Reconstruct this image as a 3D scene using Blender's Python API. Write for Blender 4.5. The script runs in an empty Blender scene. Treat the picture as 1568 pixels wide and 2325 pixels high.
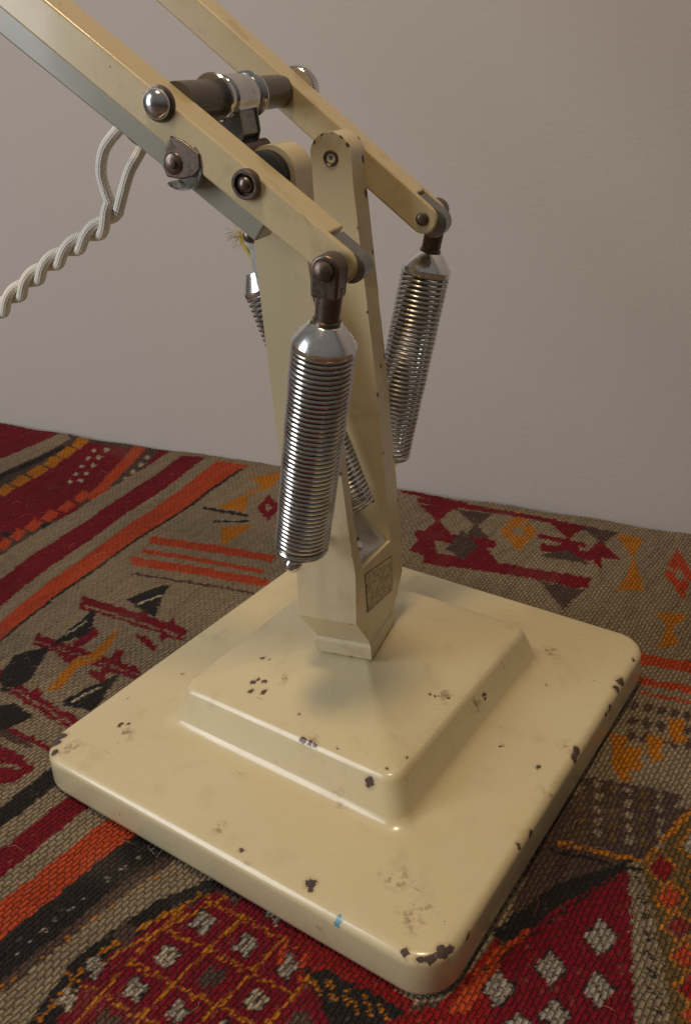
import bpy, bmesh, math, random
import numpy as np
from mathutils import Vector, Matrix
random.seed(4); rng=np.random.default_rng(7)
SC=bpy.context.scene; COL=SC.collection
# ------------------------------------------------------------------ camera
F=1982.0; CX=988.1; CY=1051.1; PW=1568.; PH=2325.
CC=np.array([.17883,-.22496,.25122])
RR=np.array([[0.853632,0.520203,-0.026489],[0.199366,-0.373286,-0.906041],[-0.481213,0.768145,-0.422359]])
PHI=.2462
cam=bpy.data.cameras.new('camera'); co=bpy.data.objects.new('camera',cam); COL.objects.link(co); SC.camera=co
cam.sensor_fit='VERTICAL'; cam.sensor_height=36; cam.lens=F/PH*36
cam.shift_x=-(CX-PW/2)/PH; cam.shift_y=-(PH/2-CY)/PH
cam.clip_start=.01; cam.clip_end=50
M=Matrix.Identity(4)
for i in range(3):
    M[i][0]=RR[0][i]; M[i][1]=-RR[1][i]; M[i][2]=-RR[2][i]; M[i][3]=CC[i]
co.matrix_world=M
UD=np.array([-math.sin(PHI),math.cos(PHI),0]); WD=np.array([math.cos(PHI),math.sin(PHI),0])
def ray(px,py): return RR.T@np.array([(px-CX)/F,(py-CY)/F,1.])
def on_u(px,py,u):          # point of the vertical plane u (mm) -> (w,z) mm
    d=ray(px,py); s=(u*.001-CC@UD)/(d@UD); X=CC+s*d; return (float(X@WD)*1000,float(X[2])*1000)
def P(u,w,z):               # lamp frame in mm -> world metres
    return Vector((.001*(w*math.cos(PHI)-u*math.sin(PHI)), .001*(w*math.sin(PHI)+u*math.cos(PHI)), .001*z))
# ------------------------------------------------------------------ materials
def s2l(c):
    c=np.array(c,float)/255.; return np.where(c<=.04045,c/12.92,((c+.055)/1.055)**2.4)
class NT:
    def __init__(s,name):
        s.m=bpy.data.materials.new(name); s.m.use_nodes=True; s.t=s.m.node_tree; s.t.nodes.clear()
        s.out=s.n('ShaderNodeOutputMaterial'); s.b=s.n('ShaderNodeBsdfPrincipled'); s.l(s.b.outputs[0],s.out.inputs[0])
    def n(s,t,**k):
        o=s.t.nodes.new(t)
        for a,v in k.items(): setattr(o,a,v)
        return o
    def l(s,a,b): s.t.links.new(a,b)
    def val(s,sock,v):
        if hasattr(v,'is_output') : s.l(v,sock)
        else: sock.default_value=v
    def math(s,op,a,b=0.,c=None):
        o=s.n('ShaderNodeMath',operation=op); s.val(o.inputs[0],a); s.val(o.inputs[1],b)
        if c is not None: s.val(o.inputs[2],c)
        return o.outputs[0]
    def noise(s,scale,detail=3,rough=.5,vec=None):
        o=s.n('ShaderNodeTexNoise'); o.inputs['Scale'].default_value=scale; o.inputs['Detail'].default_value=detail; o.inputs['Roughness'].default_value=rough
        if vec is None: vec=s.obj()
        s.l(vec,o.inputs['Vector']); return o
    def obj(s):
        if not hasattr(s,'_o'): s._o=s.n('ShaderNodeTexCoord').outputs['Object']
        return s._o
    def mix(s,f,a,b):
        o=s.n('ShaderNodeMix',data_type='RGBA'); s.val(o.inputs[0],f)
        for i,v in ((6,a),(7,b)):
            if hasattr(v,'is_output'): s.l(v,o.inputs[i])
            else: o.inputs[i].default_value=(*v[:3],1)
        return o.outputs[2]
    def ramp(s,f,a,b,lo=0.,hi=1.):
        o=s.n('ShaderNodeMapRange'); s.val(o.inputs[0],f); o.inputs[1].default_value=a; o.inputs[2].default_value=b; o.inputs[3].default_value=lo; o.inputs[4].default_value=hi; return o.outputs[0]
    def bump(s,h,st,dist,prev=None):
        o=s.n('ShaderNodeBump'); o.inputs['Strength'].default_value=st; o.inputs['Distance'].default_value=dist; s.l(h,o.inputs['Height'])
        if prev is not None: s.l(prev,o.inputs['Normal'])
        return o.outputs[0]
    def set(s,**k):
        for a,v in k.items():
            i=s.b.inputs[a.replace('_',' ')]
            if hasattr(v,'is_output'): s.l(v,i)
            else: i.default_value=(*v,1) if isinstance(v,(tuple,list,np.ndarray)) and len(v)==3 else v

CREAM=(.64,.55,.345)
def enamel(name,col=CREAM,chips=(),blue=(),smudge=(),speck=.735,grime=.35,rough=.28,amp=.0046):
    t=NT(name); big=t.noise(14,3,.6); mid=t.noise(70,5,.65)
    c=t.mix(t.ramp(big.outputs[0],.35,.7),col,tuple(np.array(col)*(.95,.93,.87)))
    g=t.ramp(mid.outputs[0],.56,.74,0,grime)
    c=t.mix(g,c,(.38,.28,.15))
    sp=t.noise(260,4,.7); m=t.math('GREATER_THAN',sp.outputs[0],speck)
    # hairline scratches
    mp=t.n('ShaderNodeMapping'); mp.inputs['Rotation'].default_value=(0,0,.9); mp.inputs['Scale'].default_value=(1,14,1); t.l(t.obj(),mp.inputs['Vector'])
    sn=t.noise(55,2,.5,mp.outputs[0]); c=t.mix(t.math('MULTIPLY',t.ramp(sn.outputs[0],.70,.76),t.ramp(mid.outputs[0],.5,.6)),c,(.33,.22,.12))
    def cover(lst,vec):
        cur=None
        for (x,y,z,r) in lst:
            d=t.n('ShaderNodeVectorMath',operation='DISTANCE'); t.l(vec,d.inputs[0]); d.inputs[1].default_value=(x,y,z)
            q=t.math('DIVIDE',d.outputs['Value'],r)
            cur=q if cur is None else t.math('MINIMUM',cur,q)
        return cur
    if smudge:
        sc=t.ramp(cover(smudge,t.obj()),.3,1.,1.,0.)
        scr=t.ramp(sp.outputs[0],.5,.66); c=t.mix(t.math('MULTIPLY',t.math('MULTIPLY',sc,scr),.85),c,(.2,.11,.06))
    if chips:
        nz=t.noise(380,4,.7)
        v=t.n('ShaderNodeVectorMath',operation='MULTIPLY_ADD'); t.l(nz.outputs[1],v.inputs[0]); v.inputs[1].default_value=(amp,amp,amp)
        off=t.n('ShaderNodeVectorMath',operation='SUBTRACT'); t.l(t.obj(),off.inputs[0]); off.inputs[1].default_value=(amp/2,amp/2,amp/2)
        t.l(off.outputs[0],v.inputs[2]); vec=v.outputs[0]
        cv=cover(chips,vec); m2=t.math('LESS_THAN',cv,1.0); m=t.math('MAXIMUM',m,m2)
        halo=t.ramp(cv,1.,1.9,.45,0.); c=t.mix(halo,c,(.3,.17,.08))
    c=t.mix(m,c,t.mix(t.noise(500,2,.5).outputs[0],(.03,.018,.014),(.10,.06,.045)))
    if blue:
        mb=t.math('LESS_THAN',cover(blue,vec),1.); c=t.mix(mb,c,(.12,.3,.38))
    b1=t.bump(mid.outputs[0],.1,.0004); b2=t.bump(big.outputs[0],.15,.004,b1)
    r=t.math('ADD',t.ramp(mid.outputs[0],.3,.7,rough-.05,rough+.12),t.math('MULTIPLY',m,.4))
    t.set(Base_Color=c,Roughness=r,Normal=b2,Coat_Weight=.45,Coat_Roughness=.12)
    return t.m
def metal(name,col,rough,rust=.0,rustcol=(.12,.07,.04),metallic=1.,bp=.15):
    t=NT(name); n1=t.noise(160,5,.65); n2=t.noise(900,2,.6)
    f=t.ramp(n1.outputs[0],.5,.72,0,rust)
    t.set(Base_Color=t.mix(f,col,rustcol),Metallic=t.ramp(f,0,1,metallic,.35*metallic),Roughness=t.math('ADD',t.ramp(n2.outputs[0],.3,.7,rough*.75,rough*1.3),t.math('MULTIPLY',f,.35)),Normal=t.bump(n1.outputs[0],bp,.0003))
    return t.m
m_chrome=metal('chrome',(.66,.66,.67),.14,.3)
m_coil=metal('spring_steel',(.5,.49,.47),.18,.5)
m_cone=metal('turned_steel',(.78,.78,.78),.17,.1,bp=.03)
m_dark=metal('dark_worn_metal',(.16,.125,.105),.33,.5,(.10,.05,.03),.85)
m_shaft=metal('shaft_metal',(.15,.135,.115),.33,.3,metallic=.7)
m_steel=metal('grey_steel',(.30,.30,.29),.35,.5)
m_rub=NT('black_rubber'); m_rub.set(Base_Color=(.015,.016,.018),Roughness=.55); m_rub=m_rub.m
# ------------------------------------------------------------------ mesh helpers
def finish(name,bm,mat,parent=None,bevel=0,seg=3,sharp=35,weld=True):
    if weld: bmesh.ops.remove_doubles(bm,verts=bm.verts,dist=1e-6)
    bmesh.ops.recalc_face_normals(bm,faces=bm.faces)
    for f in bm.faces: f.smooth=True
    if not bevel:
        for e in bm.edges:
            if len(e.link_faces)==2 and e.calc_face_angle(0)>math.radians(sharp): e.smooth=False
    me=bpy.data.meshes.new(name); bm.to_mesh(me); bm.free()
    for m in (mat if isinstance(mat,(list,tuple)) else [mat]): me.materials.append(m)
    o=bpy.data.objects.new(name,me); COL.objects.link(o)
    if parent: o.parent=parent
    if bevel:
        b=o.modifiers.new('bevel','BEVEL'); b.width=bevel; b.segments=seg; b.limit_method='ANGLE'; b.angle_limit=math.radians(28); b.harden_normals=True
    return o
def loft(bm,rings,cap0=True,cap1=True):
    vs=[[bm.verts.new(p) for p in r] for r in rings]; n=len(rings[0])
    for a,b in zip(vs,vs[1:]):
        for i in range(n): bm.faces.new((a[i],a[(i+1)%n],b[(i+1)%n],b[i]))
    if cap0: bm.faces.new(vs[0][::-1])
    if cap1: bm.faces.new(vs[-1])
    return vs
def lathe(bm,o,axis,prof,seg=40,cap=True):
    axis=Vector(axis).normalized(); h=Vector((0,0,1)) if abs(axis.z)<.9 else Vector((1,0,0))
    x=axis.cross(h).normalized(); y=axis.cross(x)
    rings=[[Vector(o)+axis*d*.001+(x*math.cos(2*math.pi*i/seg)+y*math.sin(2*math.pi*i/seg))*max(r,.01)*.001 for i in range(seg)] for d,r in prof]
    loft(bm,rings,cap,cap)
def lathe_u(bm,w,z,prof,seg=40):      # prof: (u mm, r mm)
    lathe(bm,P(0,w,z),P(1,0,0),prof,seg)
def tube(bm,pts,r,seg=10,uv=None,cap=True):
    pts=[Vector(p) for p in pts]; T=[(pts[min(i+1,len(pts)-1)]-pts[max(i-1,0)]).normalized() for i in range(len(pts))]
    n=T[0].orthogonal().normalized(); rings=[]; 
    for i,p in enumerate(pts):
        n=(n-T[i]*n.dot(T[i])).normalized(); b=T[i].cross(n)
        rr=r[i] if isinstance(r,(list,tuple)) else r
        rings.append([p+(n*math.cos(2*math.pi*k/seg)+b*math.sin(2*math.pi*k/seg))*rr for k in range(seg)])
    vs=[[bm.verts.new(q) for q in ring] for ring in rings]; L=0
    for j in range(len(vs)-1):
        L2=L+(pts[j+1]-pts[j]).length
        for k in range(seg):
            f=bm.faces.new((vs[j][k],vs[j][(k+1)%seg],vs[j+1][(k+1)%seg],vs[j+1][k]))
            if uv is not None:
                for lp,(a,b) in zip(f.loops,((k,L),(k+1,L),(k+1,L2),(k,L2))): lp[uv].uv=(a/seg,b*1000)
        L=L2
    if cap: bm.faces.new(vs[0][::-1]); bm.faces.new(vs[-1])
def prism_u(bm,outline,u0,u1):       # outline of (w,z) mm
    loft(bm,[[P(u0,w,z) for w,z in outline],[P(u1,w,z) for w,z in outline]])
def catmull(pts,n=8):
    pts=[Vector(p) for p in pts]; out=[]
    for i in range(len(pts)-1):
        p0=pts[max(i-1,0)];p1=pts[i];p2=pts[i+1];p3=pts[min(i+2,len(pts)-1)]
        for k in range(n):
            t=k/n; out.append(.5*((2*p1)+(p2-p0)*t+(2*p0-5*p1+4*p2-p3)*t*t+(3*p1-p0-3*p2+p3)*t**3))
    out.append(pts[-1]); return out
# ------------------------------------------------------------------ lamp
lamp=bpy.data.objects.new('desk_lamp',None); COL.objects.link(lamp)
lamp['label']='cream enamelled metal desk lamp with square stepped base, coil springs and jointed arms'; lamp['category']='lamp'
A=90.; T0=17.; B=48.9; HT=34.6; HP=44.9
def rsq(s,r,z,nc=10,ne=14):
    pts=[]
    cs=[(s-r,-(s-r),-90),(s-r,s-r,0),(-(s-r),s-r,90),(-(s-r),-(s-r),180)]
    for i,(cx,cy,a0) in enumerate(cs):
        for k in range(nc+1):
            a=math.radians(a0+90*k/nc); pts.append((cx+r*math.cos(a),cy+r*math.sin(a)))
        nx=cs[(i+1)%4]; a=math.radians(a0+90); e0=(cx+r*math.cos(a),cy+r*math.sin(a)); e1=(nx[0]+r*math.cos(a),nx[1]+r*math.sin(a))
        for k in range(1,ne): pts.append((e0[0]+(e1[0]-e0[0])*k/ne,e0[1]+(e1[1]-e0[1])*k/ne))
    return [Vector((x*.001,y*.001,z*.001)) for x,y in pts]
prof=[(A-1.2,13,0),(A-.2,13,.9),(A+.3,13,3),(A,13,12.6)]
for k in range(1,9):
    a=math.radians(84*k/8); prof.append((A-3.6*(1-math.cos(a)),13-2.6*(1-math.cos(a)),13.0+3.4*math.sin(a)))
for k in range(1,8): 
    f=k/8; prof.append((A-3.3-(A-3.3-B-10.0)*f,10.6-3.6*f,16.4+2.0*f))
for k in range(0,9):
    a=math.radians(68*k/8); prof.append((B+9.6-5.2*math.sin(a),6.8,18.4+4.8*(1-math.cos(a))))
prof.append((B+2.0,6.4,HT-4.2))
for k in range(1,8):
    a=math.radians(68*k/7); prof.append((B+1.5-2.6*(1-math.cos(a))-k*.08,6-1.6*(1-math.cos(a)),HT-3.6+3.5*math.sin(a)))
s0,_,z0=prof[-1]
for k in range(1,12):
    f=k/11; prof.append((s0-(s0-11)*f,5.0-4.4*f,z0+(HP-2.0-z0)*f))
bm=bmesh.new(); loft(bm,[rsq(s,r,z) for s,r,z in prof])
PR=np.array([(s,z) for s,r,z in prof[3:]])[::-1]
def hbase(x,y):
    s=max(abs(x),abs(y))*1000
    return float(np.interp(s,PR[:,0],PR[:,1]))*.001 if s<A else -1
def hit(px,py):
    d=ray(px,py); s=.1
    while s<1.5:
        X=CC+s*d
        if X[2]<=max(hbase(X[0],X[1]),0): return X
        s+=.0004
    return X
def chipl(l): 
    o=[]
    for x,y,r in l: X=hit(x,y); o.append((float(X[0]),float(X[1]),float(X[2]),r/5900.))
    return o
chips=chipl([(124,1684,14),(138,1672,12),(122,1708,10),(275,1645,6),(291,1643,5),(415,1530,5),(548,1932,5),(706,2008,10),(704,2022,6),(955,2182,9),(978,2178,12),(1006,2163,13),(1022,2155,8),
 (1061,2125,6),(920,2166,7),(1408,1548,12),(1400,1565,10),(1382,1608,9),(1375,1622,6),(1308,1705,10),(1303,1720,9),(1203,1893,7),(1176,1920,6),(1437,1498,5),(1240,1555,4),(1222,1745,5),(1137,1694,4),
 (598,1495,7),(612,1497,4),(576,1549,6),(599,1550,5),(570,1570,6),(600,1570,6),(585,1542,4),(688,1680,7),(702,1687,7),(716,1692,6),(838,1776,9),(836,1786,6),(880,1745,5),(925,1722,4),(1098,1578,6),(1100,1588,4),
 (975,1577,3.5),(985,1580,3.5),(995,1581,3.5),(1006,1583,3.5),(1016,1587,4),(680,1621,4),(1075,1592,4),(1180,2010,4),(765,1700,3)])
blue=chipl([(770,2088,7),(767,2100,6),(292,1585,4)])
smud=chipl([(775,1815,30),(940,2075,48),(890,1985,32),(280,1670,32),(645,1545,24),(700,1690,30),(1250,1480,38),(1245,1790,35),(800,1470,45),(1080,1600,32),(160,1700,35),(905,2000,32),(1290,1700,32),(560,1960,16),(1000,1580,35),(500,1880,22)])
m_base=enamel('chipped_cream_enamel',chips=chips,blue=blue,smudge=smud)
base=finish('base',bm,m_base,lamp,sharp=50)
# column (foot block, flare and two cheeks in one casting)
ec=[]
def ecp(u,w,z,r): p=P(u,w,z); ec.append((p.x,p.y,p.z,r*.001))
rc=random.Random(3)
for z in (60,96,104,131,166,182,205): ecp(-22.6-(z-80)*.03,np.interp(z,[80,140,216],[10.2,8.2,3.2]),z+rc.uniform(-4,4),rc.uniform(.4,1.0))
for z in (74,92,112,128,150,158,187,208,219): ecp(25,np.interp(z,[80,140,216],[10.2,8.2,3.2]),z+rc.uniform(-4,4),rc.uniform(.5,1.2))
for z in (118,141,171,200): ecp(14,np.interp(z,[80,140,216],[10.2,8.2,3.2]),z,rc.uniform(.4,.9))
for a in (30,55,80,110,140): ecp(15.2,-4+7.4*math.cos(math.radians(a)),222.5+7.4*math.sin(math.radians(a)),rc.uniform(.5,.9))
for a in (40,100): ecp(27,-4+7.4*math.cos(math.radians(a)),222.5+7.4*math.sin(math.radians(a)),.8)
for u,w,z,r in ((-12,10,43.5,.8),(-5,10,43.5,.9),(3,10.2,43.5,.7),(11,10,43.5,1.),(-13.4,2,43.5,.7),(-13.5,-5,43.5,.5),(-24.6,-3,66,.5),(-24.5,8,67,.6),(20,8.5,150,1.1),(16,5,190,.8)): ecp(u,w,z,r)
m_col=enamel('worn_cream_enamel',col=(.63,.53,.34),chips=ec,amp=.003,speck=.75,grime=.5,rough=.36)
bm=bmesh.new()
def ring8(uL,uLi,uRi,uR,wb,wf,zL,zR):
    def z(u): return zL+(zR-zL)*(u-uL)/(uR-uL)
    return [P(uL,wb,zL),P(uLi,wb,z(uLi)),P(uRi,wb,z(uRi)),P(uR,wb,zR),P(uR,wf,zR),P(uRi,wf,z(uRi)),P(uLi,wf,z(uLi)),P(uL,wf,zL)]
lv=[(-13.2,-7,7,12.6,-11.8,9.9,43.3,43.1),(-13.8,-7.2,7.2,13.2,-12.4,10.5,44.2,44),(-13.9,-7.2,7.2,13.3,-12.5,10.6,49.3,47.5),(-13.0,-7,7,12.6,-11.7,9.9,50.6,48.8),(-14.2,-7.5,7.5,13.6,-12,10.2,52.8,50.2),(-24.4,-14,13,24.4,-12.4,10.2,67.5,60.5),(-21.9,-15,13,25.2,-12.6,10.2,86.5,79)]
rings=[ring8(*l) for l in lv]
vs=[[bm.verts.new(p) for p in r] for r in rings]
for a,b in zip(vs,vs[1:]):
    for i in range(8): bm.faces.new((a[i],a[(i+1)%8],b[(i+1)%8],b[i]))
bm.faces.new(vs[0][::-1]); tp=vs[-1]; bm.faces.new((tp[1],tp[2],tp[5],tp[6]))
def wrange(z):
    return (np.interp(z,[80,140,200,216],[-12.6,-13.3,-12.6,-11.2]), np.interp(z,[80,140,216],[10.2,8.2,3.2]))
for side,idx in ((-1,(0,1,6,7)),(1,(2,3,4,5))):
    prev=[tp[i] for i in idx]
    zs=list(np.linspace(95,214,12))+[222.5+7.4*math.sin(math.radians(a)) for a in (0,15,30,45,58,70,80,86)]
    for z in zs:
        if z<=214: w0,w1=wrange(z)
        else:
            hw=math.sqrt(max(7.4**2-(z-222.5)**2,.2)); w0,w1=-4-hw,-4+hw
            if z<223: w0,w1=-11.3,3.3
        if side<0: uo=np.interp(z,[86,137,225],[21.9,24.3,27]); ui=np.interp(z,[86,100,137,180,225],[15.5,17.5,19.,17.6,15.2])
        else: uo=np.interp(z,[80,120,225],[25.2,24.6,27]); ui=np.interp(z,[80,120,225],[13,13.4,15.2])
        a,b=(-uo,-ui) if side<0 else (ui,uo)
        cur=[bm.verts.new(P(a,w0,z)),bm.verts.new(P(b,w0,z)),bm.verts.new(P(b,w1,z)),bm.verts.new(P(a,w1,z))]
        for i in range(4): bm.faces.new((prev[i],prev[(i+1)%4],cur[(i+1)%4],cur[i]))
        prev=cur
    bm.faces.new(prev)
column=finish('column',bm,m_col,lamp,bevel=.0006)
bm=bmesh.new(); lathe(bm,Vector((0,0,.039)),(0,0,1),[(0,9.6),(5,9.6)],32); finish('foot_shadow_collar',bm,m_dark,lamp)  # dark cylinder added in the gap under the foot, makes its shadow line
# seat plate inside the column, screw
bm=bmesh.new(); loft(bm,[[P(u,w,z) for u,w,z in ((-15.6,8.8,80),(12.8,8.8,80),(12.8,8.8,81.5),(-15.6,8.8,88.5))],[P(u,w,z) for u,w,z in ((-15.6,-12,80),(12.8,-12,80),(12.8,-12,102),(-15.6,-12,109))]])
m_seat=metal('pale_galvanised_steel',(.5,.5,.48),.4,.5,metallic=.6)
finish('spring_seat',bm,m_seat,lamp,bevel=.0005)
bm=bmesh.new(); ax=P(0.22,.72,.8); o_=P(-8,4.2,91.0); lathe(bm,o_,ax,[(-3,3.6),(0.6,3.6),(1.2,3.1),(1.3,0)],28)
scr=finish('screw',bm,m_chrome,lamp)
bm=bmesh.new(); axn=Vector(ax).normalized(); sx=P(1,0,0).normalized(); sx=(sx-axn*sx.dot(axn)).normalized(); sy=axn.cross(sx)
loft(bm,[[Vector(o_)+axn*.00135+sx*a*.0031+sy*b*.0005 for a,b in ((-1,-1),(1,-1),(1,1),(-1,1))],[Vector(o_)+axn*.00145+sx*a*.0031+sy*b*.0005 for a,b in ((-1,-1),(1,-1),(1,1),(-1,1))]]); finish('slot',bm,m_rub,scr)
# rating plate
t=NT('worn_rating_plate'); vo=t.n('ShaderNodeTexVoronoi'); vo.inputs['Scale'].default_value=520; t.l(t.obj(),vo.inputs['Vector']); nn=t.noise(420,4,.7)
hh=t.math('MULTIPLY',vo.outputs['Distance'],nn.outputs[0])
t.set(Base_Color=t.mix(t.ramp(hh,.12,.32),(.30,.24,.15),(.55,.45,.29)),Roughness=.6,Normal=t.bump(hh,.8,.0008)); m_plate=t.m
bm=bmesh.new(); q=[(-13.6,65.8),(12.0,59.6),(12.4,74.0),(-13.6,81.6)]
loft(bm,[[P(u,10.1,z) for u,z in q],[P(u,10.5,z) for u,z in q]]); rp_=finish('rating_plate',bm,m_plate,column,bevel=.0002)
bm=bmesh.new(); cq=(-1,70.2); q2=[(cq[0]+(u-cq[0])*1.06,cq[1]+(z-cq[1])*1.07) for u,z in q]
vo_=[bm.verts.new(P(u,10.26,z)) for u,z in q2]; bm.faces.new(vo_); finish('plate_edge',bm,m_dark,rp_)
# hole pins at the top of the cheeks
bm=bmesh.new(); lathe_u(bm,-4,221.8,[(15.4,2.6),(14.9,2.6),(14.7,2.2),(14.9,2.0),(15.2,1.4),(15.1,.1)],24); finish('pivot_pin',bm,m_dark,column)
bm=bmesh.new(); lathe_u(bm,-5,221.8,[(-31.5,5.8),(-31,6.8),(-27,6.8),(-26.5,6.4)],36); finish('washer',bm,m_rub,column)
# ---- arms
D=37.; AL=.6928; WE=21.54; ZE=200.35; H=5.2
def bz(s,n,al=AL): return (WE-s*math.cos(al)+n*math.sin(al), ZE+s*math.sin(al)+n*math.cos(al))
m_arm=enamel('arm_enamel',col=(.61,.50,.295),speck=.72,grime=.6,rough=.28)
m_link=enamel('grey_green_enamel',col=(.33,.32,.25),speck=.74,grime=.5,rough=.35)
def bar(side,al):
    u0,u1=side*D-6,side*D+6; ua,ub=u0+2.2,u1-2.2
    bm=bmesh.new()
    def V(s,n,u): w,z=bz(s,n,al); return bm.verts.new(P(u,w,z))
    order=[(u0,-H),(u0,H),(ua,H),(ub,H),(u1,H),(u1,-H),(ub,-H),(ua,-H)]
    r0=[V(7,n,u) for u,n in order]; r1=[V(330,n,u) for u,n in order]
    for i in range(8): bm.faces.new((r0[i],r0[(i+1)%8],r1[(i+1)%8],r1[i]))
    bm.faces.new(r1); bm.faces.new((r0[2],r0[3],r0[6],r0[7]))
    for (iT,jT,jB,iB,a,b,on) in ((1,2,7,0,u0,ua,True),(3,4,5,6,ub,u1,side>0)):
        if not on: bm.faces.new((r0[iT],r0[jT],r0[jB],r0[iB])); continue
        A1=[r0[iT]]+[V(-H*math.sin(math.radians(x)),H*math.cos(math.radians(x)),a) for x in range(0,181,12)]+[r0[iB]]
        B1=[r0[jT]]+[V(-H*math.sin(math.radians(x)),H*math.cos(math.radians(x)),b) for x in range(0,181,12)]+[r0[jB]]
        bm.faces.new(A1); bm.faces.new(B1[::-1])
        for k in range(len(A1)-1): bm.faces.new((A1[k],A1[k+1],B1[k+1],B1[k]))
    return finish('arm_bar',bm,m_arm,lamp,bevel=.0009,weld=False)
def lug(side,parent,al):
    R_=4.3 if side<0 else 4.9; sc=-2.6 if side<0 else -3.4
    bm=bmesh.new(); w,z=bz(sc,.4,al); lathe_u(bm,w,z,[(side*D-3.6,R_-.6),(side*D-3.2,R_),(side*D+3.2,R_),(side*D+3.6,R_-.6)],36)
    ol=[bz(6,-3.4,al),bz(6,4.7,al),bz(sc,R_+.3,al),bz(sc,-3.4,al)]; prism_u(bm,ol,side*D-3.5,side*D+3.5)
    finish('end_lug',bm,m_steel,parent)
ALn=AL-.035
barL=bar(-1,ALn); barR=bar(1,AL); lug(-1,barL,ALn); lug(1,barR,AL)
bm=bmesh.new(); w,z=bz(0,0); lathe_u(bm,w,z,[(31.2,2.3),(30.5,2.3),(30.2,1.9),(30.0,1.0),(30.0,.1)],24); finish('rivet',bm,m_dark,barR)
# pivot rivet on the near bar
w,z=on_u(557,419,-44)
bm=bmesh.new(); lathe_u(bm,w,z,[(-42.5,4.1),(-44.2,4.1),(-44.8,3.7),(-44.8,3.0),(-43.6,2.7)]+[(-43.6-2.0*math.sin(math.radians(a)),2.4*math.cos(math.radians(a))) for a in (0,25,50,75,89)],36)
finish('rivet',bm,m_dark,barL)
w,z=on_u(352,236,-45)
bm=bmesh.new(); lathe_u(bm,w,z,[(-42.5,4.7),(-43.6,4.7),(-43.8,4.2)],36); finish('washer',bm,m_dark,barL)
bm=bmesh.new(); lathe_u(bm,w,z,[(-43,4.0)]+[(-44-3.0*math.sin(math.radians(a)),4.05*math.cos(math.radians(a))) for a in range(0,90,11)]+[(-47.0,.05)],36); finish('dome_nut',bm,m_chrome,barL)
# lower link bar
bm=bmesh.new(); prism_u(bm,[bz(24,-12.8,ALn),bz(24,-5.4,ALn),bz(330,-5.4,ALn),bz(330,-15.5,ALn)],-38.5,-29); link=finish('link_bar',bm,m_link,lamp,bevel=.0008)
# cross shaft
sw,sz=bz(64.8,0)
bm=bmesh.new(); lathe_u(bm,sw,sz,[(-32,5.2),(32,5.2)],44); shaft=finish('cross_shaft',bm,m_shaft,lamp)
bm=bmesh.new(); lathe_u(bm,sw,sz,[(-13,5.3),(-13,6.6),(-12.6,7.0),(-11.9,7.0),(-11.5,6.5),(-11.2,5.6),(-7.5,5.6),(-7.2,6.2),(5.5,6.2),(5.8,5.6),(8.6,5.6),(8.9,6.5),(9.3,7.0),(10,7.0),(10.4,6.6),(10.4,5.3)],44)
strap=finish('clamp_sleeve',bm,m_chrome,shaft)
bm=bmesh.new()
pw,pz=on_u(410,368,-30)
ol=[(sw-4.5,sz),(sw+5.0,sz-1),(pw+8.5,pz+6),(pw+6,pz-1),(pw-1,pz-2),(pw-3,pz+4)]
prism_u(bm,ol,4.1,4.9); prism_u(bm,ol,-6.9,-6.1); prism_u(bm,[(sw+1.0,sz-5),(sw+4.5,sz-4),(pw+8.0,pz+5.5),(pw+5,pz+3)],-6.0,4.0); finish('clamp_strap',bm,m_steel,shaft,bevel=.0003)
bm=bmesh.new(); lathe_u(bm,sw,sz,[(42.5,4.2),(43.3,4.2),(43.4,7.0),(43.9,7.5),(47,7.5),(47.6,7.0),(47.7,.1)],60); kn=finish('knurled_knob',bm,m_chrome,shaft)
bm=bmesh.new()
for k in range(48):
    a=2*math.pi*k/48; c,s=math.cos(a),math.sin(a)
    lathe(bm,P(43.6,sw+7.55*c,sz+7.55*s),P(1,0,0),[(0,.28),(3.6,.28)],6)
finish('knurling',bm,m_chrome,kn,weld=False)
# bracket plate and bolt under the near arm
bw,bzz=on_u(392,372,-44)
bm=bmesh.new(); lathe_u(bm,bw,bzz,[(-45.0,.05),(-44.9,1.0),(-44.8,1.3),(-44.2,1.4),(-44.1,2.3),(-43.6,3.0),(-42.6,3.5),(-41.5,3.6),(-41.4,2.2),(10,2.2)],32); bolt=finish('bracket_bolt',bm,m_dark,lamp)
bm=bmesh.new()
ol=[on_u(x,y,-43.6) for x,y in ((384,308),(412,318),(452,350),(456,384),(438,402),(410,408),(378,402),(367,375),(372,340))]
prism_u(bm,ol,-43.6,-39.6); finish('bracket_plate',bm,m_dark,bolt,bevel=.0005)
bm=bmesh.new()
ou=[(bw+1.4+7.2*math.cos(math.radians(x)),bzz+7.2*math.sin(math.radians(x))) for x in range(-130,41,12)]
inn=[(bw+1.4+6.4*math.cos(math.radians(x)),bzz+6.4*math.sin(math.radians(x))) for x in range(38,-131,-12)]
prism_u(bm,ou+inn,-43.2,-33); finish('bracket_clip',bm,m_chrome,bolt,sharp=50)
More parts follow.
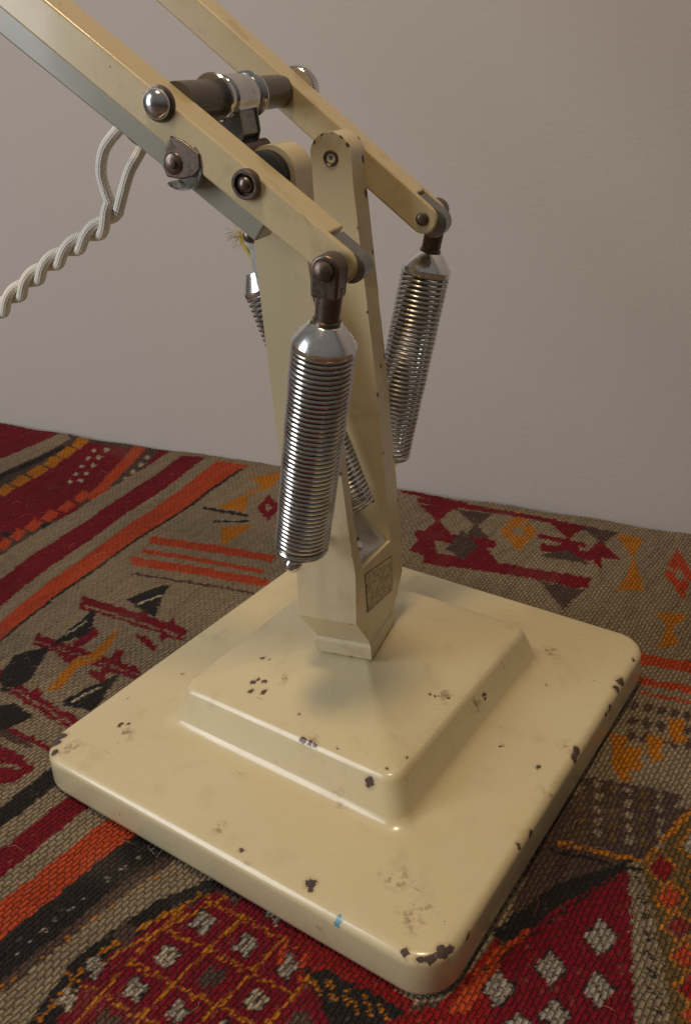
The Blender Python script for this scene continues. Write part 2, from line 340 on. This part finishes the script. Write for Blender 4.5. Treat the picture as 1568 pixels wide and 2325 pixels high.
# small tab beside the near cheek
bm=bmesh.new(); tw,tz=on_u(573,533,-20)
prism_u(bm,[(tw-2.6,tz+4),(tw+3,tz+5.5),(tw+3,tz-11.5),(tw-1.0,tz-11.5),(tw-1.2,tz-4.5),(tw-2.8,tz-3.0)],-21,-19.2)
tab=finish('hook_tab',bm,m_seat,lamp,bevel=.0004)
bm=bmesh.new(); lathe_u(bm,tw,tz,[(-23.2,.1),(-23.0,1.2),(-22.6,1.9),(-21.6,2.3),(-21,2.4),(-17,2.4)],24); finish('bolt',bm,m_dark,tab)
t=NT('yellow_wire_sleeve'); t.set(Base_Color=(.6,.5,.12),Roughness=.5)
bm=bmesh.new(); tube(bm,catmull([P(-18,*on_u(541,525,-18)),P(-18,*on_u(550,548,-18)),P(-18,*on_u(562,570,-18)),P(-18,*on_u(576,590,-18))],6),.0008,8); finish('wire',bm,t.m,tab)
rf=random.Random(5); bm=bmesh.new(); c0=P(-18,*on_u(548,535,-18))
for k in range(70):
    d=P(rf.gauss(0,1),rf.gauss(-.9,.8),rf.gauss(-.1,.8)).normalized(); p=c0.copy(); pts=[]
    for j in range(5): pts.append(p.copy()); d=(d+Vector((rf.gauss(0,.35),rf.gauss(0,.35),rf.gauss(0,.35)))).normalized(); p=p+d*.0013
    tube(bm,pts,.00006,4)
t=NT('frayed_cotton'); t.set(Base_Color=(.62,.56,.45),Roughness=.9); fr=finish('frayed_tuft',bm,t.m,tab,weld=False)
# ---- springs
def spring(top,bot,R,wire,turns,clev=None,cone=True,R2=None):
    R2=R2 or R
    top=P(*top); bot=P(*bot); ax=(top-bot).normalized()
    cl=.0078
    st=top-ax*cl; x=ax.orthogonal().normalized(); y=ax.cross(x)
    bm=bmesh.new(); n=turns*22; Lc=(st-bot).length
    pts=[]
    for i in range(n+1):
        f=i/n; a=2*math.pi*turns*f
        pts.append(bot+ax*(Lc*f)+(x*math.cos(a)+y*math.sin(a))*((R2+(R-R2)*f)*.001+.00006*math.sin(f*31)))
    tube(bm,pts,wire*.0005,8)
    o=finish('spring',bm,m_coil,lamp,weld=False)
    if cone:
        bm=bmesh.new(); lathe(bm,st,ax,[(-.8,R-1.2),(-.6,R+.2),(.2,R+.6),(1.6,R+.7),(2.2,R+.4),(7.4,4.9),(7.7,4.4),(7.8,3)],48); finish('spring_cap',bm,m_cone,o,sharp=28)
    if clev is not None:
        c=P(*clev); 
        bm=bmesh.new(); lathe(bm,top-ax*.0005,ax,[(0,3.7),(1.2,4.0),(1.5,3.5),(((c-top).length*1000-4),3.6)],28); finish('stem',bm,m_dark,o)
        bm=bmesh.new(); s=-1 if clev[0]<0 else 1
        u0,u1=clev[0]-3.6,clev[0]+3.6
        ol=[(clev[1]+4.2*math.cos(math.radians(a)),clev[2]+4.2*math.sin(math.radians(a))) for a in range(-10,191,15)]+[(clev[1]-4.8,clev[2]-7.2),(clev[1]+2.8,clev[2]-8.2)]
        prism_u(bm,ol,u0,u1); cv=finish('clevis',bm,m_dark,o,bevel=.0009)
        bm=bmesh.new(); lathe_u(bm,clev[1],clev[2],[(s*41,2.4),(clev[0]+s*3.6,2.4),(clev[0]+s*3.9,2.9),(clev[0]+s*5.0,2.7),(clev[0]+s*5.8,1.6),(clev[0]+s*6.0,.05)],28); finish('pin',bm,m_dark,cv)
    return o
sp1=spring((-47.2,18.8,185.6),(-41.2,.6,107.5),8.7,1.45,46,clev=(-48,21.2,200.6),R2=8.0)
sp2=spring((47.2,18.8,186),(38.5,.5,105),8.6,1.36,41,clev=(48,21.2,200.6))
sp3=spring((0,-26.5,188),(0,2.,101),7.2,1.35,48)
# hook pin and ball under the near spring
bm=bmesh.new(); bw2,bz2=on_u(666,1279,-43)
lathe_u(bm,bw2,bz2,[(-46.2,.05)]+[(-43.2-3.0*math.cos(math.radians(a)),3.0*math.sin(math.radians(a))) for a in range(20,150,15)]+[(-40.4,1.5),(-20,1.5)],28)
finish('anchor_pin',bm,m_chrome,column)
bm=bmesh.new(); lathe_u(bm,1,100,[(23,1.5),(43,1.5),(44,2.4),(45.5,1.4),(45.7,.05)],24); finish('anchor_pin',bm,m_chrome,column)
bm=bmesh.new(); bt=P(-41.2,.6,107.5)
hk=catmull([bt+P(-6,5,1),P(-40,5,105),P(-39,1,103),P(-38,bw2-1.5,bz2+2),P(-37,bw2-2,bz2-1),P(-36,bw2,bz2-2),P(-36,bw2+2,bz2)],6); tube(bm,hk,.0007,8); finish('hook',bm,m_coil,sp1)
# ---- cord
t=NT('braided_white_cotton'); uvn=t.n('ShaderNodeUVMap'); sep=t.n('ShaderNodeSeparateXYZ'); t.l(uvn.outputs[0],sep.inputs[0])
d1=t.math('SINE',t.math('ADD',t.math('MULTIPLY',sep.outputs[0],2*math.pi*7),t.math('MULTIPLY',sep.outputs[1],5.2)))
d2=t.math('SINE',t.math('SUBTRACT',t.math('MULTIPLY',sep.outputs[0],2*math.pi*7),t.math('MULTIPLY',sep.outputs[1],5.2)))
hh=t.math('ADD',t.math('MULTIPLY',d1,d2),t.math('MULTIPLY',t.noise(900,2).outputs[0],.5))
t.set(Base_Color=t.mix(t.ramp(hh,-.9,.2),(.6,.54,.43),(.93,.89,.8)),Roughness=.75,Normal=t.bump(hh,.45,.0003),Sheen_Weight=.2); m_cord=t.m
UC=-24
def cp(px,py,u=UC): w,z=on_u(px,py,u); return P(u,w,z)
cord=bpy.data.objects.new('power_cord',None); COL.objects.link(cord); cord.parent=lamp
cl=catmull([cp(262,462),cp(240,506),cp(182,550),cp(105,606),cp(38,666),cp(-40,738),cp(-160,835),cp(-330,925),cp(-520,960)],24)
Ls=[0]
for i in range(1,len(cl)): Ls.append(Ls[-1]+(cl[i]-cl[i-1]).length)
UDv=P(1,0,0).normalized(); PITCH=.0215; I0=3
leadA=catmull([cp(300,262,-27),cp(268,296),cp(238,338),cp(230,390),cp(240,432)],8)
leadB=catmull([cp(345,290,-18),cp(318,345,-19),cp(296,385,-21),cp(283,425,-22)],8)
T0_=(cl[I0+1]-cl[I0-1]).normalized(); n0=T0_.cross(UDv).normalized(); v0=leadA[-1]-cl[I0]
ph0=math.atan2(v0.dot(UDv),v0.dot(n0))-2*math.pi*Ls[I0]/PITCH
for si,lead in ((0,leadA),(1,leadB)):
    pts=list(lead)
    for i,p in enumerate(cl):
        if i<I0 or i%2: continue
        T=(cl[min(i+1,len(cl)-1)]-cl[i-1]).normalized(); n1=T.cross(UDv).normalized()
        a=2*math.pi*Ls[i]/PITCH+math.pi*si+ph0
        pts.append(p+(n1*math.cos(a)+UDv*math.sin(a))*.00165)
    bm=bmesh.new(); uv=bm.loops.layers.uv.new('UVMap'); tube(bm,catmull(pts,4),.0017,14,uv)
    finish('strand',bm,m_cord,cord,weld=False)
bm=bmesh.new(); g0=cp(318,300,-26); gd=(cp(300,325,-26)-g0).normalized(); lathe(bm,g0,gd,[(-6,5.4),(0,5.4),(1.5,5.0),(1.6,3)],30); finish('grommet',bm,m_rub,cord)
# ------------------------------------------------------------------ rug
c_={k:s2l(v) for k,v in dict(taupe=(138,122,100),crim=(116,12,30),rust=(176,66,32),must=(176,108,22),black=(36,33,33),brown=(80,62,54),cream=(170,156,136),olive=(100,80,46),red=(132,20,22),grey=(150,141,130)).items()}
X0,X1,Y0,Y1=-500,255,-245,262; ST=.8
nx=int((X1-X0)/ST)+1; ny=int((Y1-Y0)/ST)+1
gx,gy=np.meshgrid(np.linspace(X0,X1,nx),np.linspace(Y0,Y1,ny)); gx=gx.ravel(); gy=gy.ravel()
def frac(a): return a-np.floor(a)
CWX,CWY=1.1,1.7
wx=gx+.9*np.sin(gy*.11+gx*.02)+.5*np.sin(gy*.37); wyy=gy+.6*np.sin(gx*.19)
cy=np.floor(wyy/CWY); cxi=np.floor(wx/CWX+.5*(cy%2)); h1=frac(np.sin(cxi*12.9898+cy*78.233)*43758.5453); h2=frac(np.sin(cxi*39.34+cy*11.13)*24634.63)
hr=frac(np.sin(cxi*7.31)*9137.7); hc=frac(np.sin(cy*5.17)*7331.1); hp_=frac(np.sin(cxi*3.7+np.floor(cy/9)*17.3)*5113.1)
wob=1.3*np.sin(gx*.021+1.3)+1.2*np.sin(gy*.033)+.7*np.sin(gy*.09+gx*.05)
qx=gx+(h1-.5)*1.1+wob; qy=gy+(h2-.5)*1.2+wob*.6+(hr-.5)*1.4
Xw=np.stack([qx*.001-CC[0],qy*.001-CC[1],np.full_like(qx,-CC[2])],1)
q=Xw@RR.T; dep=q[:,2]; ok=dep>.05; dz=np.where(ok,dep,1)
px=np.where(ok,CX+F*q[:,0]/dz,-9e5); py=np.where(ok,CY+F*q[:,1]/dz,-9e5)
colr=np.tile(c_['taupe'],(len(qx),1))
def poly(c,pts):
    pts=np.array(pts,float); x0,y0=pts.min(0); x1,y1=pts.max(0)
    idx=np.nonzero((px>=x0)&(px<=x1)&(py>=y0)&(py<=y1))[0]
    if not len(idx): return
    X=px[idx];Y=py[idx]; ins=np.zeros(len(idx),bool); n=len(pts); j=n-1
    for i in range(n):
        xi,yi=pts[i];xj,yj=pts[j]
        if yi!=yj:
            cnd=((yi>Y)!=(yj>Y))&(X<(xj-xi)*(Y-yi)/(yj-yi)+xi); ins^=cnd
        j=i
    colr[idx[ins]]=c_[c]
def line(c,x1,y1,x2,y2,w,w2=None):
    w2=w if w2 is None else w2; d=np.array([x2-x1,y2-y1],float); d/=np.linalg.norm(d); n=np.array([-d[1],d[0]])
    poly(c,[(x1+n[0]*w/2,y1+n[1]*w/2),(x2+n[0]*w2/2,y2+n[1]*w2/2),(x2-n[0]*w2/2,y2-n[1]*w2/2),(x1-n[0]*w/2,y1-n[1]*w/2)])
def dia(c,x,y,rx,ry,sk=0): poly(c,[(x-rx,y-sk),(x,y-ry),(x+rx,y+sk),(x,y+ry)])
# -- upper left panel
poly('brown',[(-300,900),(0,940),(400,1000),(410,1030),(200,1170),(0,1300),(-300,1480)])
poly('crim',[(-300,1000),(0,962),(130,985),(0,1075),(-300,1260)])
line('taupe',-60,1085,150,985,34,22); line('black',-60,1112,140,1012,10)
poly('crim',[(0,1130),(190,1000),(330,1020),(160,1150),(0,1230)])
for k in range(6):
    x=20+k*32; y=1108-k*21; dia('must',x,y,24,14,-6)
for k in range(5):
    x=185+k*14; y=1085-k*17; dia('cream',x,y,7,6)
    dia('cream',x-26,y+2,6,5)
for k in range(5): dia('rust',225+k*20,1115-k*23,22,18,-8)
for k in range(5): dia('cream',275+k*14,1098-k*16,7,6)
poly('crim',[(290,1090),(390,1020),(370,1010),(320,1060)])
poly('brown',[(310,1100),(405,1030),(385,1022),(330,1060)])
line('crim',-20,1192,190,1150,26)
for k in range(6): dia('black',-5+k*30,1215-k*7,16,9)
for k in range(6): dia('rust',20+k*34,1230-k*22,20,15,-6)
for k in range(5): dia('crim',40+k*36,1255-k*24,16,12,-6)
line('black',40,1265,250,1120,12)
# -- bands
poly('taupe',[(-300,1440),(0,1262),(400,1012),(430,1030),(0,1310),(-300,1500)])
poly('crim',[(-300,1500),(0,1312),(415,1030),(470,1036),(0,1368),(-300,1580)])
poly('taupe',[(-300,1580),(0,1368),(470,1036),(500,1042),(0,1405),(-300,1610)])
poly('rust',[(-300,1610),(0,1400),(495,1045),(560,1056),(0,1442),(-300,1660)])
line('black',-100,1508,545,1064,5)
# -- field upper middle
poly('must',[(560,1085),(640,1068),(598,1112)]); poly('must',[(490,1150),(560,1118),(552,1158)]); poly('must',[(498,1192),(572,1186),(496,1240)])
line('black',455,1150,560,1168,6); line('black',480,1180,560,1180,4); line('must',560,1118,610,1098,6)
dia('crim',600,1150,24,30); dia('taupe',600,1150,8,9)
line('rust',345,1222,620,1262,17); line('rust',330,1248,600,1292,10); line('rust',300,1270,610,1318,19)
line('brown',300,1300,600,1345,5)
# -- left field
line('crim',178,1366,420,1440,30); line('crim',70,1447,300,1528,28); line('crim',0,1548,160,1640,30); line('crim',280,1390,410,1428,10)
line('crim',330,1388,292,1410,16); line('crim',212,1430,160,1462,18); line('crim',80,1560,40,1590,18); line('crim',-60,1500,30,1560,24)
line('crim',395,1405,360,1450,14); line('crim',260,1475,215,1530,18); line('crim',120,1470,150,1500,14); line('crim',300,1440,345,1470,14); line('crim',190,1520,230,1548,14)
poly('black',[(280,1360),(388,1322),(348,1402)]); poly('black',[(106,1464),(212,1376),(194,1436)]); poly('black',[(-20,1530),(20,1480),(105,1465),(60,1535),(-10,1570)]); poly('black',[(122,1592),(256,1524),(198,1612)])
poly('must',[(95,1562),(160,1490),(195,1480),(262,1420),(245,1455),(205,1500),(170,1510),(125,1562)])
line('taupe',185,1374,415,1445,4); line('taupe',5,1552,155,1640,4); line('taupe',75,1452,295,1530,3)
line('cream',310,1370,370,1350,4); line('cream',140,1440,190,1408,4); line('cream',150,1590,220,1552,4)
poly('crim',[(-100,1690),(0,1690),(72,1738),(30,1770),(-100,1800)]); line('brown',-20,1660,60,1690,18); line('taupe',-30,1730,40,1742,6)
line('crim',0,1650,110,1700,12); line('black',0,1600,50,1620,8); poly('black',[(-80,1610),(20,1590),(60,1625),(-20,1660)])
# -- lower left bands
def bnd(c,ya,yb,xa=330):
    m=-.80; poly(c,[(-400,ya+340),(0,ya),(xa,ya+m*xa),(xa+60,yb+m*(xa+60)),(0,yb),(-400,yb+360)])
bnd('black',1825,1875,200); bnd('taupe',1875,1930,230); bnd('crim',1925,1990,250); bnd('taupe',1990,2055,330); bnd('rust',2050,2140,380); bnd('black',2135,2240,480); bnd('brown',2232,2262,560)
bnd('taupe',2262,2300,560)
for k in range(14): dia('grey',20+k*30,2180-k*24,6,4)
for k in range(16): dia('must',10+k*32,2236-k*23,8,6)
poly('crim',[(-300,2900),(0,2420),(95,2325),(200,2190),(330,2100),(520,1980),(760,2080),(960,2290),(900,2400),(820,2700)])
poly('black',[(60,2330),(190,2165),(380,2030),(500,1975),(540,1990),(400,2070),(240,2180),(130,2330)])
line('must',100,2310,235,2160,9); line('must',230,2165,430,2045,9); line('must',215,2200,560,2000,6)
e1=np.array([96.,52.]); e2=np.array([-68.,76.]); o0=np.array([372.,2035.])
def inl(p): x,y=p; return y>2165-(x-190)*.62+10 and y>1985+(x-520)*.62 and x<760 and y<2600 and x>100
for i in range(-4,9):
    for j in range(-1,9):
        c0=o0+e1*i+e2*j
        for a,b in ((-e1/2-e2/2,e1/2-e2/2),(-e1/2-e2/2,-e1/2+e2/2)):
            p,q_=c0+a,c0+b
            if inl(p) and inl(q_): line('must',p[0],p[1],q_[0],q_[1],6.5)
for i in range(-4,9):
    for j in range(-1,9):
        c0=o0+e1*i+e2*j
        if inl(c0):
            x,y=c0; k=(i*2+j)%4
            dia('black' if k!=1 else 'brown',x,y,31,35,-3); dia(('grey','brown','grey','cream')[k],x,y,26,30,-3); line('brown',x+8,y-14,x-8,y+14,4)
poly('red',[(640,2040),(800,2110),(960,2290),(820,2330),(700,2180)])
for k in range(5): line('rust',655+k*48,2120+k*38,640+k*46,2190+k*38,9)
poly('black',[(690,2190),(760,2205),(930,2285),(900,2330),(760,2330)])
for k in range(5): line('must',705+k*42,2205+k*18,735+k*42,2260+k*18,7)
# -- lower right
poly('brown',[(1225,1905),(1290,1800),(1568,1830),(1700,1700),(1700,2500),(900,2500),(940,2280),(1060,2250)])
poly('red',[(860,2330),(1000,2270),(1120,2110),(1230,2060),(1330,2050),(1250,2330),(1200,2600),(800,2600)])
poly('rust',[(1010,2290),(1090,2160),(1170,2100),(1200,2110),(1110,2200),(1050,2300)])
line('rust',1180,2130,1290,2060,9); line('black',1080,2200,1210,2110,6)
poly('black',[(1100,2110),(1260,2000),(1420,1945),(1440,1960),(1300,2040),(1130,2140)])
poly('crim',[(1120,2170),(1270,2045),(1408,1962),(1425,2100),(1440,2600),(1150,2600),(1100,2300)])
line('black',1412,1965,1445,2400,12); line('black',1125,2165,1400,1968,6)
for x,y in ((1115,2240),(1235,2190),(1345,2240),(1240,2300),(1350,2120),(1160,2330)): dia('black',x,y,42,46); dia('grey',x,y,34,40); line('brown',x-8,y-18,x+8,y+18,4)
poly('taupe',[(1408,1955),(1450,1950),(1530,2325),(1560,2600),(1440,2600)])
for k in range(9): line('olive',1432+k*7,1990+k*40,1470+k*7,2002+k*40,7)
for k in range(9): line('black',1424+k*5,1980+k*42,1440+k*7,2002+k*42,6)
poly('olive',[(1440,1950),(1568,1830),(1800,1750),(1800,2600),(1560,2600)])
for k in range(7):
    x=1490+k*14; y=1965+k*66
    dia('must',x,y,44,42); dia('brown',x,y,35,33); dia('rust' if k%2 else 'red',x,y,29,27)
for k in range(7):
    x=1572+k*10; y=1915+k*72; dia('must',x,y,42,44); dia('olive',x,y,34,35); dia('grey' if k%2==0 else 'red',x,y,25,27)
line('must',1262,1908,1445,1950,9); line('must',1445,1950,1600,1812,12); line('black',1240,1925,1440,1970,8)
poly('brown',[(1290,1880),(1335,1760),(1470,1780),(1555,1800),(1440,1935)])
for k in range(30): dia('taupe' if k%2 else 'olive',1322+(k%6)*36-(k//6)*3,1772+(k//6)*28+(k%6)*6,13,11)
# -- right middle
line('rust',1445,1486,1700,1528,24); line('rust',1452,1535,1700,1578,16); line('rust',1450,1562,1700,1606,7)
for k in range(18): dia('brown',1440+(k%6)*30,1595+(k//6)*34+(k%6)*5,13,14)
for x,y in ((1415,1690),(1490,1690),(1535,1650),(1420,1740),(1445,1715)): poly('must',[(x-22,y-30),(x+20,y-24),(x+12,y+10),(x+28,y+24),(x-4,y+30),(x-16,y+8)])
poly('must',[(1408,1205),(1470,1215),(1440,1262)]); poly('must',[(1395,1338),(1440,1262),(1455,1335)]); poly('must',[(1484,1382),(1555,1392),(1512,1425)]); poly('must',[(1490,1462),(1512,1415),(1540,1455)])
dia('must',1180,1205,40,48); dia('taupe',1180,1205,12,14); line('taupe',1160,1190,1200,1222,4); line('taupe',1200,1185,1160,1225,4)
dia('rust',1543,1298,36,60); dia('taupe',1543,1298,12,20); line('taupe',1520,1280,1566,1318,5)
line('crim',905,1105,1080,1150,14); line('crim',1080,1150,1370,1200,10); line('crim',940,1130,1040,1150,12)
for k,x in enumerate((985,1080,1290,1370)):
    y=1162+(x-985)*.13; c='crim' if k%2==0 else 'brown'
    poly(c,[(x-44,y-22),(x+44,y-10),(x,y+20)]); poly('crim' if k!=1 else 'brown',[(x-34,y+46),(x,y+12),(x+38,y+56)])
line('crim',935,1210,1125,1235,20); line('crim',1230,1240,1345,1262,18); line('crim',960,1262,1340,1322,24); line('crim',1160,1290,1320,1330,10); line('crim',1225,1215,1330,1236,10)
poly('brown',[(1005,1244),(1045,1200),(1095,1252),(1050,1272)]); poly('brown',[(1225,1262),(1345,1280),(1285,1245)]); poly('brown',[(1225,1318),(1330,1336),(1278,1382)])
poly('crim',[(925,1244),(965,1195),(995,1268)]); poly('crim',[(1045,1270),(1090,1228),(1135,1284)]); poly('crim',[(1330,1250),(1365,1222),(1362,1290)])
# thread variation + wear
def sm(x,y,s,ph): return np.sin(x/s+ph)*np.sin(y/s*1.13+ph*2.1)+.6*np.sin((x+y)/s*1.9+ph)*np.sin((x-y)/s*2.3)
var=1+.26*(h1-.5)+.12*(h2-.5)+.14*(hr-.5)+.28*(hp_-.5)+.07*sm(gx,gy,30,1.)
colr=colr*var[:,None]
wear=np.clip(sm(gx,gy,13,.7)*.5+sm(gx,gy,47,2.)*.4-.45,0,1)*.22+np.where(h2>.975,.14,0)
colr=colr*(1-wear[:,None])+s2l((150,132,110))*wear[:,None]
colr=np.clip(colr,0,1)
wall_y=lambda x:137+(x+451)*.163
gz=-1.3+.7*np.sin(gx*.031+gy*.012)+.5*np.sin(gy*.045+1.)+.16*np.sin(gx*.4)*np.sin(gy*.12)+.14*np.sin(gy*.21+gx*.06)+.16*(h1-.5)
gz=np.minimum(gz,-.15)
verts=np.stack([gx*.001,gy*.001,gz*.001],1)
ii=np.arange(nx*ny).reshape(ny,nx); quads=np.stack([ii[:-1,:-1],ii[:-1,1:],ii[1:,1:],ii[1:,:-1]],-1).reshape(-1,4)
edge=wall_y(gx)-1.5+2.0*np.sin(gx*.02)+.8*np.sin(gx*.11); keep=(gy<edge)[quads].all(1); quads=quads[keep]
me=bpy.data.meshes.new('kilim_rug'); me.vertices.add(len(verts)); me.vertices.foreach_set('co',verts.ravel().astype(np.float32))
me.loops.add(quads.size); me.loops.foreach_set('vertex_index',quads.ravel().astype(np.int32)); me.polygons.add(len(quads)); me.polygons.foreach_set('loop_start',np.arange(0,quads.size,4,dtype=np.int32))
me.update(calc_edges=True); me.polygons.foreach_set('use_smooth',np.ones(len(quads),bool))
ca=me.color_attributes.new('thread',"FLOAT_COLOR",'POINT'); ca.data.foreach_set('color',np.concatenate([colr,np.ones((len(colr),1))],1).ravel().astype(np.float32))
rug=bpy.data.objects.new('kilim_rug',me); COL.objects.link(rug); rug['label']='flat woven patterned kilim rug in crimson, rust, mustard and taupe under the lamp'; rug['category']='rug'
t=NT('woven_wool'); at=t.n('ShaderNodeAttribute',attribute_name='thread')
mp=t.n('ShaderNodeMapping'); mp.inputs['Rotation'].default_value=(0,0,math.radians(90)); t.l(t.obj(),mp.inputs['Vector'])
dn=t.noise(60,3,.6); dv=t.n('ShaderNodeVectorMath',operation='MULTIPLY_ADD'); t.l(dn.outputs[1],dv.inputs[0]); dv.inputs[1].default_value=(.0036,.0036,0); t.l(mp.outputs[0],dv.inputs[2])
bk=t.n('ShaderNodeTexBrick'); t.l(dv.outputs[0],bk.inputs['Vector']); bk.inputs['Scale'].default_value=1; bk.inputs['Brick Width'].default_value=.0034; bk.inputs['Row Height'].default_value=.0018; bk.inputs['Mortar Size'].default_value=.00055; bk.inputs['Mortar Smooth'].default_value=1.; bk.offset=.5
inv=t.math('SUBTRACT',1.,bk.outputs['Fac']); fz=t.noise(1500,2,.7)
hgt=t.math('ADD',inv,t.math('MULTIPLY',fz.outputs[0],.7))
colm=t.mix(t.math('MULTIPLY',bk.outputs['Fac'],.36),at.outputs['Color'],(.03,.022,.018))
hs=t.n('ShaderNodeHueSaturation'); t.l(colm,hs.inputs['Color']); t.l(t.ramp(fz.outputs[0],.3,.7,.75,1.3),hs.inputs['Value'])
t.set(Base_Color=hs.outputs[0],Roughness=.92,Specular_IOR_Level=.2,Normal=t.bump(hgt,1.,.0009)); me.materials.append(t.m)
# loose wool fibres
rf=random.Random(11); bm=bmesh.new()
for k in range(420):
    x=rf.uniform(-330,230); y=rf.uniform(-230,180)
    if max(abs(x),abs(y))<91 or y>137+(x+451)*.163-8: continue
    a=rf.uniform(0,6.28); L_=rf.uniform(2,8); p=Vector((x,y,-.6)); pts=[]
    for j in range(5):
        pts.append(p*.001); a+=rf.uniform(-.7,.7); p=p+Vector((math.cos(a)*L_/4,math.sin(a)*L_/4,(.9 if j<2 else -.45)*rf.uniform(.3,1.2)))
    tube(bm,pts,.00005,4)
t=NT('loose_wool'); t.set(Base_Color=t.mix(t.ramp(t.noise(25,1).outputs[0],.4,.6),(.45,.36,.24),(.35,.10,.07)),Roughness=.9)
fb=finish('loose_fibre',bm,t.m,rug,weld=False); fb['kind']='stuff'
# ------------------------------------------------------------------ setting
def plane(name,pts,mat):
    bm=bmesh.new(); bm.faces.new([bm.verts.new(p) for p in pts]); o=finish(name,bm,mat); o['kind']='structure'; return o
t=NT('painted_plaster'); n1=t.noise(3,3); n2=t.noise(500,3,.6); n3=t.noise(40,2)
t.set(Base_Color=t.mix(n1.outputs[0],(.45,.405,.38),(.49,.445,.42)),Roughness=.75,Normal=t.bump(t.math('ADD',n2.outputs[0],t.math('MULTIPLY',n3.outputs[0],.8)),.25,.0006))
wy=lambda x:(137+(x*1000+451)*.163)*.001
plane('wall',[(-2,wy(-2)+.001,-.02),(2,wy(2)+.001,-.02),(2,wy(2)+.001,2),(-2,wy(-2)+.001,2)],t.m)
t=NT('dark_floor'); t.set(Base_Color=t.mix(t.noise(20).outputs[0],(.08,.05,.03),(.13,.08,.05)),Roughness=.6)
plane('floor',[(-2,-2,-.006),(2,-2,-.006),(2,wy(2),-.006),(-2,wy(-2),-.006)],t.m)
# ------------------------------------------------------------------ light
def area(name,loc,tgt,size,power,col,sy=None):
    l=bpy.data.lights.new(name,'AREA'); l.energy=power; l.color=col; l.size=size
    if sy: l.shape='RECTANGLE'; l.size_y=sy
    o=bpy.data.objects.new(name,l); COL.objects.link(o); o.location=loc; o.rotation_euler=(Vector(tgt)-Vector(loc)).to_track_quat('-Z','Y').to_euler(); return o
area('window_light',(-.74,-1.06,.62),(-.05,0,.18),.45,10.,(.94,.965,1),1.05)
area('ceiling_lamp',(.08,-.2,1.2),(-.05,.1,.1),.16,5.2,(1,.76,.48))
w=bpy.data.worlds.new('World'); SC.world=w; w.use_nodes=True; nt=w.node_tree; bg=nt.nodes['Background']
tc=nt.nodes.new('ShaderNodeTexCoord'); sp=nt.nodes.new('ShaderNodeSeparateXYZ'); rp=nt.nodes.new('ShaderNodeValToRGB'); mr=nt.nodes.new('ShaderNodeMapRange'); mr.inputs[1].default_value=-1
nt.links.new(tc.outputs['Generated'],sp.inputs[0]); nt.links.new(sp.outputs['Z'],mr.inputs[0]); nt.links.new(mr.outputs[0],rp.inputs[0]); nt.links.new(rp.outputs[0],bg.inputs[0])
rp.color_ramp.elements[0].position=.35; rp.color_ramp.elements[0].color=(.06,.045,.035,1); rp.color_ramp.elements[1].position=.75; rp.color_ramp.elements[1].color=(.75,.7,.64,1)
bg.inputs[1].default_value=.2
SC.view_settings.view_transform='Standard'; SC.view_settings.look='None'; SC.view_settings.exposure=0
